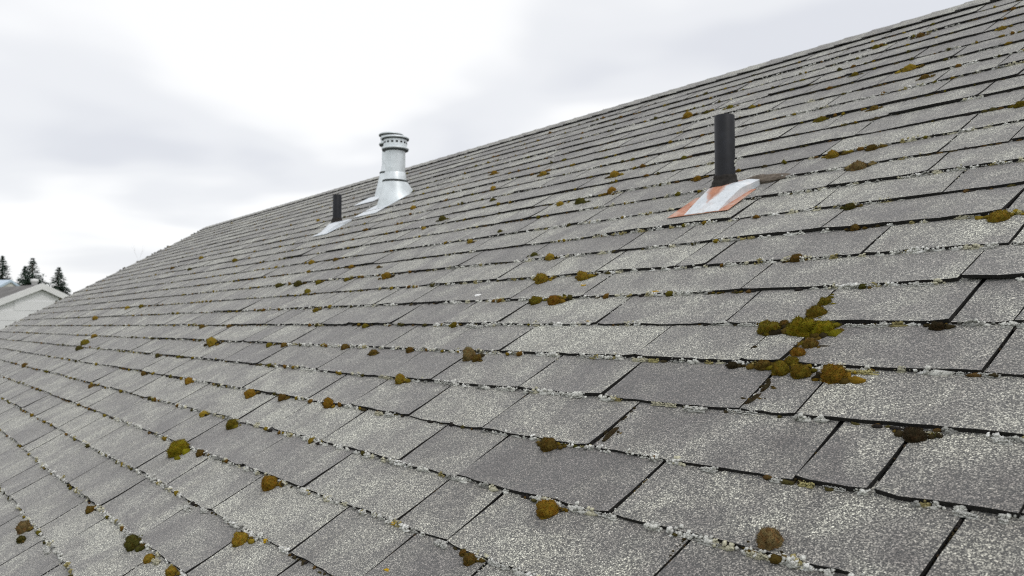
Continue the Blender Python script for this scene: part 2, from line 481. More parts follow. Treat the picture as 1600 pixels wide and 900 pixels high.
MOSS = [
    (-0.867, 1.264, 0.027, 'o', 1.0, 'small olive moss cushion at the top of the cross-shaped moss patch'),
    (-0.858, 1.217, 0.0385, 'o', 1.2, 'olive moss cushion just below the topmost one of the cross-shaped patch'),
    (-0.854, 1.157, 0.0658, 'g', 1.5, 'largest green moss cushion, middle of the horizontal arm of the cross-shaped patch'),
    (-0.816, 1.159, 0.0415, 'g', 1.2, 'green moss cushion ending the right arm of the cross-shaped patch'),
    (-0.929, 1.161, 0.0465, 'o', 1.3, 'olive moss cushion ending the left arm of the cross-shaped patch'),
    (-0.91, 1.183, 0.022, 'b', 1.2, 'small brown moss lump bridging the horizontal arm of the cross-shaped patch'),
    (-0.815, 1.109, 0.0294, 'b', 1.1, "brownish moss cushion in the slit right under the cross-shaped patch's horizontal arm"),
    (-0.821, 1.076, 0.0303, 'r', 1.2, 'orange brown moss cushion halfway down the moss filled slit'),
    (-0.818, 1.049, 0.0288, 'o', 1.2, 'dull olive moss cushion at the foot of the moss filled slit'),
    (-0.828, 1.026, 0.0331, 'o', 1.2, 'olive moss lump with lichen crust on the ledge under the moss filled slit'),
    (-0.87, 1.039, 0.0295, 'b', 1.3, 'olive brown moss cushion at the left end of the ledge under the cross'),
    (-0.787, 1.022, 0.0366, 'o', 1.3, 'olive moss lump with a lichen cap between the slit and the orange cushion'),
    (-0.722, 1.015, 0.0435, 'r', 1.2, 'large orange olive moss cushion with a pale lichen trail on its right'),
    (-0.921, 1.095, 0.0155, 'd', 1.0, 'tiny dark brown moss bead in a slit beside the cross-shaped patch'),
    (-0.829, 0.978, 0.0184, 'd', 0.7, 'dark brown moss in the slit directly below the ledge of the cross'),
    (-0.83, 0.94, 0.0257, 'd', 0.7, 'long dark brown moss streak low in the slit below the cross'),
    (-0.934, 1.035, 0.0235, 'd', 1.6, 'flat dark moss left of the ledge under the cross-shaped patch'),
    (-0.621, 0.637, 0.0326, 't', 1.0, 'round tan moss ball alone on the face of a foreground shingle'),
    (-1.007, 0.594, 0.0373, 'r', 1.0, 'wedge of rusty orange moss by white lichen at the bottom centre'),
    (-1.152, 0.741, 0.0356, 'b', 1.2, 'brown moss lump leading a yellowish lichen trail'),
    (-0.541, 0.885, 0.0313, 'd', 1.4, 'dark olive moss crusted with pale lichen near the right edge'),
    (-1.044, 0.802, 0.0275, 'd', 0.7, 'dark brown moss filling a slit right of the yellowish lichen trail'),
    (-0.648, 0.77, 0.016, 'd', 0.7, 'dark brown moss at the slit foot above a yellow grey lichen lump'),
    (-1.743, 1.017, 0.0383, 't', 1.0, 'larger of the paired tan moss cushions side by side on a row edge'),
    (-1.705, 1.011, 0.0278, 'b', 1.0, 'smaller browner of the paired moss cushions side by side'),
    (-2.53, 0.444, 0.0687, 'g', 0.9, 'brightest yellow green moss tuft in the lower left part of the roof'),
    (-2.387, 0.463, 0.0274, 'b', 1.1, 'small brown moss bead just right of the brightest yellow green tuft'),
    (-1.848, 0.451, 0.0448, 'r', 1.2, 'orange brown moss cushion beside a slit in the lower left'),
    (-1.687, 0.306, 0.0373, 'm', 0.9, 'mustard moss tuft above a slit at the bottom left'),
    (-2.059, 0.173, 0.0452, 'q', 1.2, 'dark olive slanting moss cushion in the lower left corner area'),
    (-1.921, 0.17, 0.0256, 'm', 1.0, 'mustard moss knob mixed with white lichen near the bottom edge'),
    (-1.775, 0.178, 0.0294, 'm', 1.2, 'mustard moss tuft cut off by the bottom edge of the picture'),
    (-2.528, 0.17, 0.0269, 'b', 1.0, 'small brown moss bead between white lichens in the lower left corner'),
    (-2.742, 0.021, 0.041, 't', 1.0, 'beige brown moss cushion at the far lower left'),
    (-2.656, 0.001, 0.0306, 'q', 1.2, 'dark olive moss pad directly below the beige brown cushion'),
    (-1.058, 0.459, 0.0222, 'b', 1.0, 'brown moss knob under white lichen at the bottom edge centre'),
    (-1.087, 0.467, 0.0134, 'b', 1.0, 'little brown moss bead touching the knob at the bottom edge centre'),
    (-2.63, 0.732, 0.046, 'r', 1.2, 'orange olive moss cushion at the start of a pale lichen run'),
    (-2.396, 0.745, 0.0293, 'b', 1.1, 'small brown moss bead between two pale lichen runs'),
    (-2.088, 0.752, 0.0371, 'r', 1.2, 'brown orange moss cushion at the end of the pale lichen run'),
    (-3.314, 0.744, 0.0402, 'r', 1.2, 'orange brown moss bead on a row edge in the left middle'),
    (-2.747, 0.603, 0.0295, 'm', 1.1, 'small mustard moss tuft on a row edge in the left middle'),
    (-2.443, 0.59, 0.0441, 'o', 1.2, 'olive moss cushion below and right of the small mustard tuft'),
    (-3.76, 1.016, 0.0755, 'm', 1.8, 'wide olive mustard moss cushion in the blurred left middle'),
    (-6.193, 0.94, 0.0699, 'o', 1.4, 'olive moss tuft in the blurred clump at the far left'),
    (-6.077, 0.875, 0.0555, 'q', 1.3, 'dark moss tuft at the lower end of the blurred far left clump'),
    (-6.317, 1.031, 0.0493, 'm', 1.4, 'mustard moss tuft at the upper end of the blurred far left clump'),
    (-6.747, 0.616, 0.0457, 'b', 1.1, 'lone brown moss dot near the left edge of the picture'),
    (-1.906, 0.89, 0.0359, 'm', 1.2, 'mustard olive moss cushion beside a slit in the centre left'),
    (-2.252, 1.012, 0.0276, 'b', 1.0, 'brown moss bead hanging below white lichen in the centre left'),
    (-2.489, 1.037, 0.0277, 'b', 1.1, 'brown moss bead above a slit in the centre left'),
    (-2.071, 1.036, 0.0262, 'b', 1.2, 'brown moss bead left of the paired tan cushions'),
    (-2.985, 1.032, 0.0268, 'b', 1.1, 'right one of two small brown beads on the same row edge'),
    (-3.118, 1.026, 0.0276, 'o', 1.1, 'left one of two small beads on the same row edge'),
    (-1.894, 1.447, 0.0464, 'm', 1.2, "orange mustard moss cushion left of centre under the black pipe's row"),
    (-1.714, 1.449, 0.0474, 'm', 1.8, 'long mustard moss cushion in a slit mouth below the black pipe'),
    (-2.021, 1.613, 0.0354, 'm', 1.2, 'mustard moss knob in the middle of the roof'),
    (-2.143, 1.652, 0.0304, 'q', 1.4, 'dark moss pad left of the mustard knob in the middle'),
    (-1.696, 1.307, 0.0456, 'r', 1.6, 'orange brown moss ridge joined to an olive lichen clump'),
    (-1.783, 1.313, 0.0398, 'o', 1.3, 'olive clump of moss and lichen left of the orange brown ridge'),
    (-2.363, 2.137, 0.0502, 'q', 1.5, 'dark green moss cushion left of the black pipe'),
    (-2.508, 2.161, 0.0365, 'm', 1.3, 'mustard moss bead next to the dark green cushion'),
    (-2.241, 2.201, 0.0418, 'r', 1.2, 'orange brown moss bead two rows above the dark green cushion'),
    (-2.409, 2.415, 0.0531, 'm', 1.7, 'long mustard moss tuft left of the black pipe'),
    (-3.155, 2.694, 0.0484, 'm', 1.7, 'mustard tuft beside small dark tufts left of centre'),
    (-1.807, 2.172, 0.0305, 'r', 1.0, 'orange brown moss bead close to the left side of the black pipe'),
    (-2.566, 3.18, 0.0491, 'r', 1.1, "orange moss knob up the roof left of the black pipe's top"),
    (-2.443, 3.163, 0.0328, 'q', 1.4, "small dark moss between the orange knob and the black pipe's top"),
    (-2.293, 3.139, 0.0375, 'o', 1.5, 'olive moss pad just above the top of the black pipe'),
    (-1.428, 3.024, 0.0484, 'm', 1.5, 'largest mustard moss cushion high on the right below the ridge'),
    (-1.809, 3.596, 0.0361, 'o', 1.6, 'olive moss tuft high on the right, left of the cushion by the ridge'),
    (-1.609, 3.577, 0.0397, 'b', 1.5, 'brown moss tuft high on the right near the ridge'),
    (-1.209, 3.307, 0.0297, 'm', 1.5, 'mustard moss tuft nearest the upper right corner'),
    (-1.702, 3.161, 0.0329, 'o', 1.6, 'small olive tuft left of the largest mustard cushion near the ridge'),
    (-0.848, 2.317, 0.0298, 'o', 1.4, 'olive moss tuft cut by the right edge of the picture'),
    (-1.558, 2.591, 0.0375, 'o', 1.5, "olive brown moss tuft right of the black pipe's top"),
    (-1.365, 2.589, 0.0313, 'b', 1.6, 'brown moss tuft with lichen on the right, below the dark shingles'),
    (-1.304, 2.85, 0.0323, 'b', 2.0, 'thin orange brown moss under the largest mustard cushion near the ridge'),
    (-1.3, 2.163, 0.0411, 'm', 1.8, 'pale mustard moss tuft right of the black pipe'),
    (-1.184, 2.169, 0.0342, 'b', 1.6, 'brown moss tuft upslope of the pale mustard one right of the pipe'),
    (-1.152, 2.019, 0.0446, 't', 2.0, 'long tan moss tuft between two slits right of the pipe'),
    (-0.664, 1.591, 0.0396, 'm', 1.3, 'mustard moss and lichen clump at the right edge halfway up'),
    (-1.043, 1.738, 0.0291, 'q', 1.2, "dark olive moss plug in a slit mouth right of the pipe's flashing"),
    (-0.97, 1.614, 0.023, 'b', 1.4, 'brown moss bead below the dark olive plug'),
    (-1.042, 1.473, 0.0313, 'b', 1.4, "brown moss mixed with pale lichen below the pipe's flashing"),
    (-0.82, 1.328, 0.0184, 'q', 1.3, 'dark moss beside white lichen above the cross-shaped patch'),
    (-0.623, 1.175, 0.027, 'd', 1.9, 'flat dark brown moss on the row edge far right of the cross'),
    (-3.058, 1.588, 0.0515, 'r', 1.4, 'orange moss cushion in the distant middle of the roof'),
    (-3.443, 1.598, 0.0324, 'o', 1.3, 'olive bead left of the orange cushion in the distant middle'),
    (-3.739, 1.596, 0.0407, 'o', 1.4, 'olive bead among three dark tufts below the smaller vent pipe'),
    (-3.972, 1.594, 0.0589, 'q', 1.6, 'dark olive tuft, largest of three dark tufts below the smaller vent pipe'),
    (-4.252, 1.605, 0.0414, 'q', 1.4, 'dark tuft at the left of three below the smaller vent pipe'),
    (-3.66, 1.49, 0.0486, 'o', 1.8, 'slanting olive moss in a slit below the three dark tufts'),
    (-3.656, 1.75, 0.0346, 'r', 1.4, 'orange bead upslope left of the orange cushion in the distance'),
    (-4.383, 1.889, 0.0438, 'm', 1.3, 'mustard bead below the smaller vent pipe'),
    (-4.067, 1.882, 0.0345, 'b', 1.4, 'brown bead right of the mustard bead below the smaller vent pipe'),
    (-4.272, 2.591, 0.0387, 'm', 1.1, "mustard bead just right of the metal flue's skirt"),
    (-3.896, 2.975, 0.0418, 'r', 0.9, 'orange brown knob upslope between the metal flue and the black pipe'),
    (-3.505, 2.63, 0.0376, 'm', 1.2, 'mustard bead below the orange brown knob between flue and pipe'),
    (-3.262, 2.415, 0.0349, 'q', 1.3, 'dark olive bead, lowest in a column between flue and pipe'),
    (-3.491, 2.245, 0.0552, 'q', 1.8, "slanting dark olive moss right of the metal flue's skirt"),
    (-2.649, 1.93, 0.0338, 'q', 1.6, 'dark olive moss in a slit between flue and pipe'),
    (-2.786, 1.868, 0.0319, 'm', 1.3, 'mustard bead below the slanting dark olive moss'),
    (-3.558, 2.161, 0.0293, 'm', 1.4, "tiny mustard bead below the metal flue's base plate"),
    (-3.307, 1.704, 0.0291, 'b', 1.5, 'tiny brown bead above the orange cushion in the distance'),
    (-6.068, 2.831, 0.0355, 'm', 1.2, "tiny mustard tuft just left of the smaller vent pipe's foot"),
    (-6.334, 2.174, 0.0546, 'o', 1.4, 'olive tuft in the blurred distance left of the smaller vent pipe'),
    (-7.907, 2.441, 0.0544, 'm', 1.3, 'mustard tuft in the blurred distance near the end of the roof'),
    (-7.434, 2.157, 0.0451, 'q', 1.3, 'dark tuft in the blurred distance, right one of a pair'),
    (-8.376, 2.291, 0.0502, 'b', 1.4, 'brown tuft in the blurred distance, left one of a pair'),
    (-3.217, 1.304, 0.035, 'o', 1.3, 'olive knob on a white lichen row in the centre left'),
    (-6.58, 1.461, 0.0434, 'o', 1.2, 'right one of two blurred olive dots at the far left'),
    (-6.974, 1.452, 0.0506, 'm', 1.3, 'left one of two blurred mustard dots at the far left'),
    (-7.43, 1.292, 0.0633, 'm', 1.5, 'lone blurred mustard tuft above the far left clump'),
    (-2.573, 1.176, 0.0269, 'o', 1.3, 'olive bead on a white lichen row in the centre left'),
    (-2.026, 1.181, 0.0248, 'o', 1.2, 'olive bead beginning a white lichen clump in the centre'),
    (-4.327, 1.165, 0.0331, 'b', 1.2, 'brown bead on a blurred lichen row in the left middle'),
    (-3.944, 1.173, 0.0308, 'b', 1.3, 'second brown bead along the blurred lichen row in the left middle'),
    (-4.222, 0.885, 0.0407, 'q', 1.5, 'dark olive bead on the lichen row below the wide mustard cushion'),
    (-3.986, 0.744, 0.0381, 'b', 1.8, 'slanting brown moss in a slit in the left middle'),
    (-4.428, 0.59, 0.0376, 'b', 1.5, 'brown moss in a slit mouth near the left edge'),
]
TONES = [
    (-1.007, 0.693, 0.10),
    (-1.020, 0.975, 0.05),
    (-0.822, 0.829, 0.35),
    (-2.077, 1.699, 0.10),
    (-1.499, 2.285, 0.12),
    (-1.452, 0.535, 0.85),
    (-1.403, 1.129, 0.95),
    (-1.569, 1.539, 0.95),
    (-1.454, 0.829, 0.90),
    (-1.724, 0.420, 0.85),
    (-0.753, 0.672, 0.50),
    (-0.907, 0.554, 0.80),
    (-0.687, 0.973, 0.70),
    (-0.474, 0.814, 0.40),
    (-0.585, 1.110, 0.15),
    (-2.381, 0.533, 0.15),
    (-1.819, 0.537, 0.35),
    (-1.707, 0.661, 0.80),
    (-1.505, 0.676, 0.55),
    (-1.185, 0.568, 0.65),
    (-1.832, 1.002, 0.12),
    (-2.073, 0.935, 0.12),
    (-1.598, 0.973, 0.45),
    (-2.052, 0.596, 0.10),
    (-1.180, 1.244, 0.30),
    (-1.631, 1.272, 0.80),
    (-1.939, 1.188, 0.55),
    (-2.090, 0.295, 0.45),
    (-2.242, 0.151, 0.90),
    (-1.900, 0.280, 0.25),
    (-1.055, 1.112, 0.55),
    (-1.245, 0.977, 0.35),
    (-1.421, 0.988, 0.65),
    (-0.793, 0.960, 0.35),
    (-0.922, 1.238, 0.50),
    (-0.727, 1.256, 0.50),
    (-0.547, 1.249, 0.45),
    (-0.597, 0.827, 0.35),
    (-0.707, 0.605, 0.30),
    (-0.449, 0.690, 0.40),
    (-0.394, 0.707, 0.45),
    (-1.302, 0.850, 0.75),
    (-1.059, 0.844, 0.50),
    (-0.857, 1.561, 0.60),
    (-0.739, 1.429, 0.40),
    (-1.781, 1.485, 0.70),
    (-1.154, 1.390, 0.40),
    (-1.115, 1.717, 0.60),
    (-1.680, 1.677, 0.45),
    (-1.525, 1.731, 0.50),
    (-2.399, 0.694, 0.60),
    (-3.000, 0.774, 0.60),
    (-2.249, 0.850, 0.70),
    (-1.876, 0.919, 0.30),
    (-2.349, 1.007, 0.30),
    (-1.791, 0.838, 0.35),
    (-2.658, 0.333, 0.55),
    (-3.197, 0.580, 0.60),
    (-2.735, 0.113, 0.55),
]
FLAKE = (-2.132, 1.370)
LICHENS = [
    (-0.926, 0.894, 0.0377, 0.0071, (.52, .52, .49)),
    (-0.831, 0.901, 0.0633, 0.0034, (.52, .52, .49)),
    (-0.995, 0.900, 0.0577, 0.0046, (.46, .44, .33)),
    (-1.116, 0.912, 0.0741, 0.0049, (.52, .52, .49)),
    (-1.292, 0.901, 0.0937, 0.0054, (.52, .52, .49)),
    (-1.086, 0.759, 0.0576, 0.0046, (.42, .38, .18)),
    (-0.694, 1.033, 0.0615, 0.0049, (.42, .38, .18)),
    (-0.949, 0.614, 0.0403, 0.0056, (.52, .52, .49)),
    (-0.901, 0.615, 0.0391, 0.0039, (.52, .52, .49)),
    (-1.062, 0.612, 0.0237, 0.0052, (.52, .52, .49)),
    (-0.701, 0.612, 0.0342, 0.0034, (.52, .52, .49)),
    (-0.627, 0.613, 0.0324, 0.0052, (.46, .44, .33)),
    (-0.636, 0.755, 0.0210, 0.0049, (.42, .38, .18)),
    (-0.595, 0.757, 0.0289, 0.0027, (.52, .52, .49)),
    (-0.429, 0.750, 0.0298, 0.0036, (.52, .52, .49)),
    (-0.389, 0.750, 0.0101, 0.0035, (.52, .52, .49)),
    (-0.795, 0.752, 0.0175, 0.0062, (.52, .52, .49)),
    (-0.682, 0.753, 0.0144, 0.0050, (.52, .52, .49)),
    (-1.154, 0.467, 0.0257, 0.0077, (.52, .52, .49)),
    (-1.054, 0.467, 0.0243, 0.0057, (.52, .52, .49)),
    (-0.998, 0.469, 0.0430, 0.0055, (.52, .52, .49)),
    (-1.691, 0.465, 0.0224, 0.0079, (.52, .52, .49)),
    (-1.291, 0.612, 0.0195, 0.0068, (.52, .52, .49)),
    (-1.247, 0.619, 0.0334, 0.0048, (.52, .52, .49)),
    (-1.150, 0.619, 0.0227, 0.0054, (.52, .52, .49)),
    (-1.758, 0.752, 0.0250, 0.0087, (.52, .52, .49)),
    (-1.808, 0.750, 0.0287, 0.0076, (.46, .44, .33)),
    (-1.057, 1.188, 0.0525, 0.0074, (.52, .52, .49)),
    (-0.992, 1.183, 0.0508, 0.0051, (.52, .52, .49)),
    (-0.751, 1.179, 0.0673, 0.0045, (.52, .52, .49)),
    (-0.511, 1.179, 0.0292, 0.0047, (.52, .52, .49)),
    (-0.515, 1.042, 0.0551, 0.0037, (.52, .52, .49)),
    (-1.305, 1.044, 0.0478, 0.0056, (.52, .52, .49)),
    (-1.169, 1.040, 0.0317, 0.0063, (.46, .44, .33)),
    (-1.129, 1.040, 0.0259, 0.0052, (.42, .38, .18)),
    (-0.715, 1.326, 0.0580, 0.0046, (.52, .52, .49)),
    (-1.056, 1.480, 0.0315, 0.0069, (.46, .44, .33)),
    (-0.952, 1.475, 0.0356, 0.0066, (.52, .52, .49)),
    (-0.737, 1.614, 0.0284, 0.0072, (.46, .44, .33)),
    (-0.656, 1.610, 0.0496, 0.0060, (.42, .38, .18)),
    (-0.820, 1.329, 0.0368, 0.0059, (.52, .52, .49)),
    (-2.229, 0.474, 0.0694, 0.0083, (.52, .52, .49)),
    (-2.056, 0.309, 0.0250, 0.0100, (.52, .52, .49)),
    (-1.974, 0.323, 0.0212, 0.0085, (.52, .52, .49)),
    (-1.863, 0.332, 0.0494, 0.0058, (.52, .52, .49)),
    (-2.429, 0.032, 0.0369, 0.0094, (.52, .52, .49)),
    (-2.154, 0.179, 0.0251, 0.0088, (.52, .52, .49)),
    (-1.884, 0.174, 0.0280, 0.0078, (.46, .44, .33)),
    (-1.946, 1.180, 0.0297, 0.0089, (.52, .52, .49)),
    (-1.906, 1.173, 0.0548, 0.0073, (.52, .52, .49)),
    (-1.831, 1.188, 0.0358, 0.0086, (.52, .52, .49)),
    (-1.998, 0.898, 0.0708, 0.0071, (.46, .44, .33)),
    (-2.698, 0.333, 0.0590, 0.0079, (.52, .52, .49)),
    (-0.643, 1.460, 0.0211, 0.0056, (.52, .52, .49)),
    (-0.437, 0.892, 0.0243, 0.0039, (.52, .52, .49)),
    (-0.529, 0.893, 0.0312, 0.0035, (.46, .44, .33)),
    (-1.316, 0.473, 0.0070, 0.0056, (.62, .40, .03)),
    (-1.608, 0.330, 0.0104, 0.0052, (.62, .40, .03)),
    (-1.205, 0.383, 0.0086, 0.0043, (.62, .40, .03)),
    (-1.358, 1.339, 0.0187, 0.0062, (.62, .40, .03)),
    (-1.465, 1.197, 0.0125, 0.0050, (.62, .40, .03)),
    (-1.668, 1.398, 0.0142, 0.0057, (.62, .40, .03)),
    (-1.548, 1.483, 0.0139, 0.0056, (.62, .40, .03)),
    (-0.887, 1.186, 0.0169, 0.0039, (.42, .38, .18)),
    (-0.841, 1.037, 0.0134, 0.0054, (.42, .38, .18)),
    (-0.814, 1.047, 0.0155, 0.0044, (.52, .52, .49)),
    (-0.736, 1.006, 0.0104, 0.0042, (.42, .38, .18)),
]
STRIPS = [
    (-0.9640, 1.1783, -0.8064, 1.1814, 0.0132, 'ooqg'),
    (-0.8702, 1.2963, -0.8714, 1.2049, 0.0108, 'ooqb'),
    (-0.8352, 1.1561, -0.8363, 1.0411, 0.0108, 'orbo'),
    (-0.8898, 1.0477, -0.7837, 1.0351, 0.0093, 'oqdb'),
    (-0.8338, 1.0146, -0.8374, 0.9316, 0.0082, 'ddb'),
    (-0.8927, 1.1551, -0.8867, 1.0696, 0.0037, 'db'),
    (-0.9270, 1.1546, -0.9225, 1.0585, 0.0045, 'd'),
    (-0.7445, 1.0228, -0.6718, 1.0425, 0.0065, 'mqb'),
    (-0.5727, 0.8943, -0.5169, 0.8954, 0.0078, 'dqb'),
    (-0.6540, 0.8450, -0.6529, 0.7674, 0.0034, 'ddb'),
    (-0.8874, 0.7519, -0.8863, 0.6301, 0.0025, 'db'),
    (-1.0482, 0.8212, -1.0563, 0.7805, 0.0057, 'ddb'),
    (-1.0535, 0.8857, -1.0532, 0.8405, 0.0044, 'd'),
    (-0.7418, 0.6122, -0.7393, 0.5461, 0.0033, 'd'),
    (-0.4304, 0.7379, -0.4319, 0.6549, 0.0023, 'd'),
    (-1.1743, 0.7538, -1.0611, 0.7622, 0.0075, 'mqb'),
    (-1.8216, 1.3257, -1.6775, 1.3333, 0.0137, 'mqb'),
    (-1.1941, 1.3289, -1.0984, 1.3288, 0.0063, 'qdb'),
    (-0.6479, 1.1842, -0.6129, 1.1863, 0.0066, 'ddb'),
    (-0.6926, 1.6155, -0.6291, 1.6145, 0.0110, 'mmq'),
]

# ------------------------------------------------------------------ ground
mesh_obj('ground', [(-900, -900, 0), (900, -900, 0), (900, 900, 0), (-900, 900, 0)], [(0, 1, 2, 3)], M_GRASS)['kind'] = 'structure'

# ------------------------------------------------------------------ the house and its roof
U0, U1 = -12.0, 3.0            # rake ends along the eave
EXPO = 0.143                   # exposed height of a course
VP = 1.1894                    # lower edge of course 0
K_EAVE, K_TOP = 12, -19
V_EAVE = VP - EXPO * K_EAVE
V_RIDGE = 4.0

eave_p = rp(0, V_EAVE)
ridge_p = rp(0, V_RIDGE)
house = empty('house', (0, ridge_p.y, 0))
tag(house, 'house with a weathered grey shingle roof, mossy course edges filling the foreground', 'house')
roof = mesh_obj('roof', *(lambda a, b, c, d, t: ([(a, c, -t), (b, c, -t), (b, d, -t), (a, d, -t), (a, c, -.0035), (b, c, -.0035), (b, d, -.0035), (a, d, -.0035)],
                [(3, 2, 1, 0), (4, 5, 6, 7), (0, 1, 5, 4), (1, 2, 6, 5), (2, 3, 7, 6), (3, 0, 4, 7)]))(U0, U1, V_EAVE, V_RIDGE, 0.04),
                M_FELT, house, ROOF_O - house.location, (SLOPE, 0, 0))
# the slope behind the ridge
bo = rp(0, V_RIDGE, -0.003)
by = ridge_p.y * 2 - eave_p.y
mesh_obj('rear_roof', [(U0, 0, 0), (U1, 0, 0), (U1, by - bo.y, eave_p.z - bo.z), (U0, by - bo.y, eave_p.z - bo.z),
                       (U0, 0, -.06), (U1, 0, -.06), (U1, by - bo.y, eave_p.z - bo.z - .06), (U0, by - bo.y, eave_p.z - bo.z - .06)],
         [(0, 1, 2, 3), (7, 6, 5, 4), (1, 0, 4, 5), (2, 1, 5, 6), (3, 2, 6, 7), (0, 3, 7, 4)], M_FARROOF, house,
         bo - house.location)
bm = bmesh.new()
wy0, wy1 = eave_p.y + 0.45, by - 0.45
zt = eave_p.z - 0.12
add_box(bm, (U0 + .35, wy0, 0.0), (U1 - .35, wy1, zt))
bm_obj('wall', bm, M_TANWALL, house, Vector((0, 0, 0)) - house.location)
for gx in (U0 + .35, U1 - .47):
    vs = [(gx, wy0, zt + .003), (gx, wy1, zt + .003), (gx, ridge_p.y, ridge_p.z - .2),
          (gx + .12, wy0, zt + .003), (gx + .12, wy1, zt + .003), (gx + .12, ridge_p.y, ridge_p.z - .2)]
    mesh_obj('gable', vs, [(0, 2, 1), (3, 4, 5), (0, 1, 4, 3), (1, 2, 5, 4), (2, 0, 3, 5)], M_TANWALL, house, Vector((0, 0, 0)) - house.location)
for ux in (U0 - .022, U1 + .002):
    bm = bmesh.new()
    add_box(bm, (ux, V_EAVE, -.16), (ux + .02, V_RIDGE, -.006))
    bm_obj('rake_board', bm, M_TRIM, house, ROOF_O - house.location, (SLOPE, 0, 0))
bm = bmesh.new()
add_box(bm, (U0, V_EAVE - .024, -.16), (U1, V_EAVE - .003, -.006))
bm_obj('fascia', bm, M_TRIM, house, ROOF_O - house.location, (SLOPE, 0, 0))


# ---- shingles: one mesh per tab
def nz1(x, s=0.0):
    return mnoise.noise(Vector((x, s, 3.7)))


def edge_wave(k, u):
    """how far the lower edge of course k strays from its line"""
    return 0.0035 * nz1(u * 0.9, k * 5.1) + 0.0022 * nz1(u * 4.0, k * 9.3) + 0.0013 * nz1(u * 23.0, k * 2.3)


def tab_geometry(w, k, u, near, th, lift, vj, slant):
    L = EXPO + 0.030
    n = max(5, int(w / 0.028)) if near else max(2, int(w / .07))
    m = 3 if near else 1
    top = []
    for j in range(m + 1):
        y0 = L * j / m
        for i in range(n + 1):
            x = w * i / n
            y = y0
            ee = edge_wave(k, u + x)
            if j == 0:
                y += ee + vj + (random.uniform(-.0019, .0019) if near else 0)
            fr = y0 / L
            z = (th + lift) * (1 - fr) + 0.0014 * fr + .0007
            if near:
                z += (1 - fr) * 0.0026 * nz1((u + x) * 7.0, k * 3.3)
                if j == 0 and i in (0, n):
                    z += random.uniform(-.001, .0016)
                    y += random.uniform(.0, .0045)
                z +=  + 0.0006 * nz1((u + x) * 30, y0 * 30 + k)
            xx = x + slant * (y0 - L * .5)
            if near and i in (0, n):
                xx += random.uniform(-.0008, .0008)
            top.append((xx, y, z))
    W = n + 1
    faces, mi = [], []
    for j in range(m):
        for i in range(n):
            a = j * W + i
            faces.append((a, a + 1, a + 1 + W, a + W))
            mi.append(0)
    per = [i for i in range(W)] + [j * W + n for j in range(1, m + 1)] + [m * W + i for i in range(n - 1, -1, -1)] + [j * W for j in range(m - 1, 0, -1)]
    base = len(top)
    vs = list(top)
    for a in per:
        x, y, z = top[a]
        fr = min(1, max(0, y / L))
        vs.append((x, y, z - (th * (1 - fr) + .0012 * fr)))
    q = len(per)
    for i in range(q):
        j = (i + 1) % q
        faces.append((per[j], per[i], base + i, base + j))
        mi.append(1)
    return vs, faces, mi


def tone_at(u, w, k):
    for tu, tv, tt in TONES:
        kk = math.ceil((VP - tv) / EXPO)
        if kk == k and u <= tu <= u + w:
            return tt
    z = nz1(u * 0.22 + 50, k * 0.17) * 0.3
    t = random.betavariate(1.3, 1.2) * 0.76 + 0.14 + z
    return min(1, max(0.0, t))


tabs = []                                       # (u, width, course, tone)
for k in range(K_EAVE, K_TOP - 1, -1):
    cuts = list(SLITS.get(k, []))
    # join cuts nearer than a finger, then fill the unmeasured stretches with tabs of random width
    cs = []
    for c in cuts:
        if not cs or c - cs[-1] > 0.06:
            cs.append(c)
    us = [U0 - random.uniform(-.015, .035)]
    pts = sorted(cs) + [U1 + .012]
    for p in pts:
        while p - us[-1] > (0.62 if cs and us[-1] >= cs[0] - .001 and p <= cs[-1] + .001 else 0.50):
            room = p - us[-1]
            wdt = random.choice((random.uniform(.16, .27), random.uniform(.27, .42), random.uniform(.36, .48)))
            if room - wdt < 0.14:
                wdt = room * random.uniform(.42, .58)
            us.append(us[-1] + wdt)
        us.append(p)
    for a, b in zip(us, us[1:]):
        if b - a > 0.02:
            tabs.append([a, b - a, k, tone_at(a, b - a, k)])


def tab_area(tb):
    a, w, k, _ = tb
    v = VP - EXPO * k
    q = []
    for uu, vv in ((a, v), (a + w, v), (a + w, v + EXPO), (a, v + EXPO)):
        p = rp(uu, vv)
        if (p - CAM_P).dot(FWD) < 0.25:
            return 0
        x, y, z = project(p)
        q.append((min(1700, max(-100, x)), min(1000, max(-100, y))))
    c = (sum(p[0] for p in q) / 4, sum(p[1] for p in q) / 4)
    s = 0
    qc = [(min(1600, max(0, x)), min(900, max(0, y))) for x, y in q]
    for (x0, y0), (x1, y1) in zip(qc, qc[1:] + qc[:1]):
        s += x0 * y1 - x1 * y0
    return abs(s) / 2


order = sorted(range(len(tabs)), key=lambda i: -tab_area(tabs[i]))
big = set(order[:300])
LINE_W = {}
sv, sf, smi, stone = [], [], [], []
for i, (a, w, k, tone) in enumerate(tabs):
    near = i in big
    gap = random.uniform(.0042, .0070)
    th = random.uniform(.0058, .0080)
    lift = random.uniform(.0006, .0042) + (0.003 if random.random() < .06 else 0)
    vj = random.uniform(-.0032, .0032)
    vs, fs, mi = tab_geometry(w - gap, k, a, near, th, lift, vj, random.uniform(-.035, .035))
    v = VP - EXPO * k
    if near:
        o = mesh_obj('shingle', vs, fs, [M_SHINGLE, M_BUTT], roof, (a + gap / 2, v, 0), None, False, mi)
        at = o.data.attributes.new('tone', 'FLOAT', 'POINT')
        at.data.foreach_set('value', np.full(len(vs), tone, dtype=np.float32))
    else:
        b0 = len(sv)
        sv += [(x + a + gap / 2, y + v, z) for x, y, z in vs]
        sf += [tuple(q + b0 for q in f) for f in fs]
        smi += mi
        stone += [tone] * len(vs)
o = mesh_obj('shingles', sv, sf, [M_SHINGLE, M_BUTT], roof, None, None, False, smi)
o['kind'] = 'stuff'
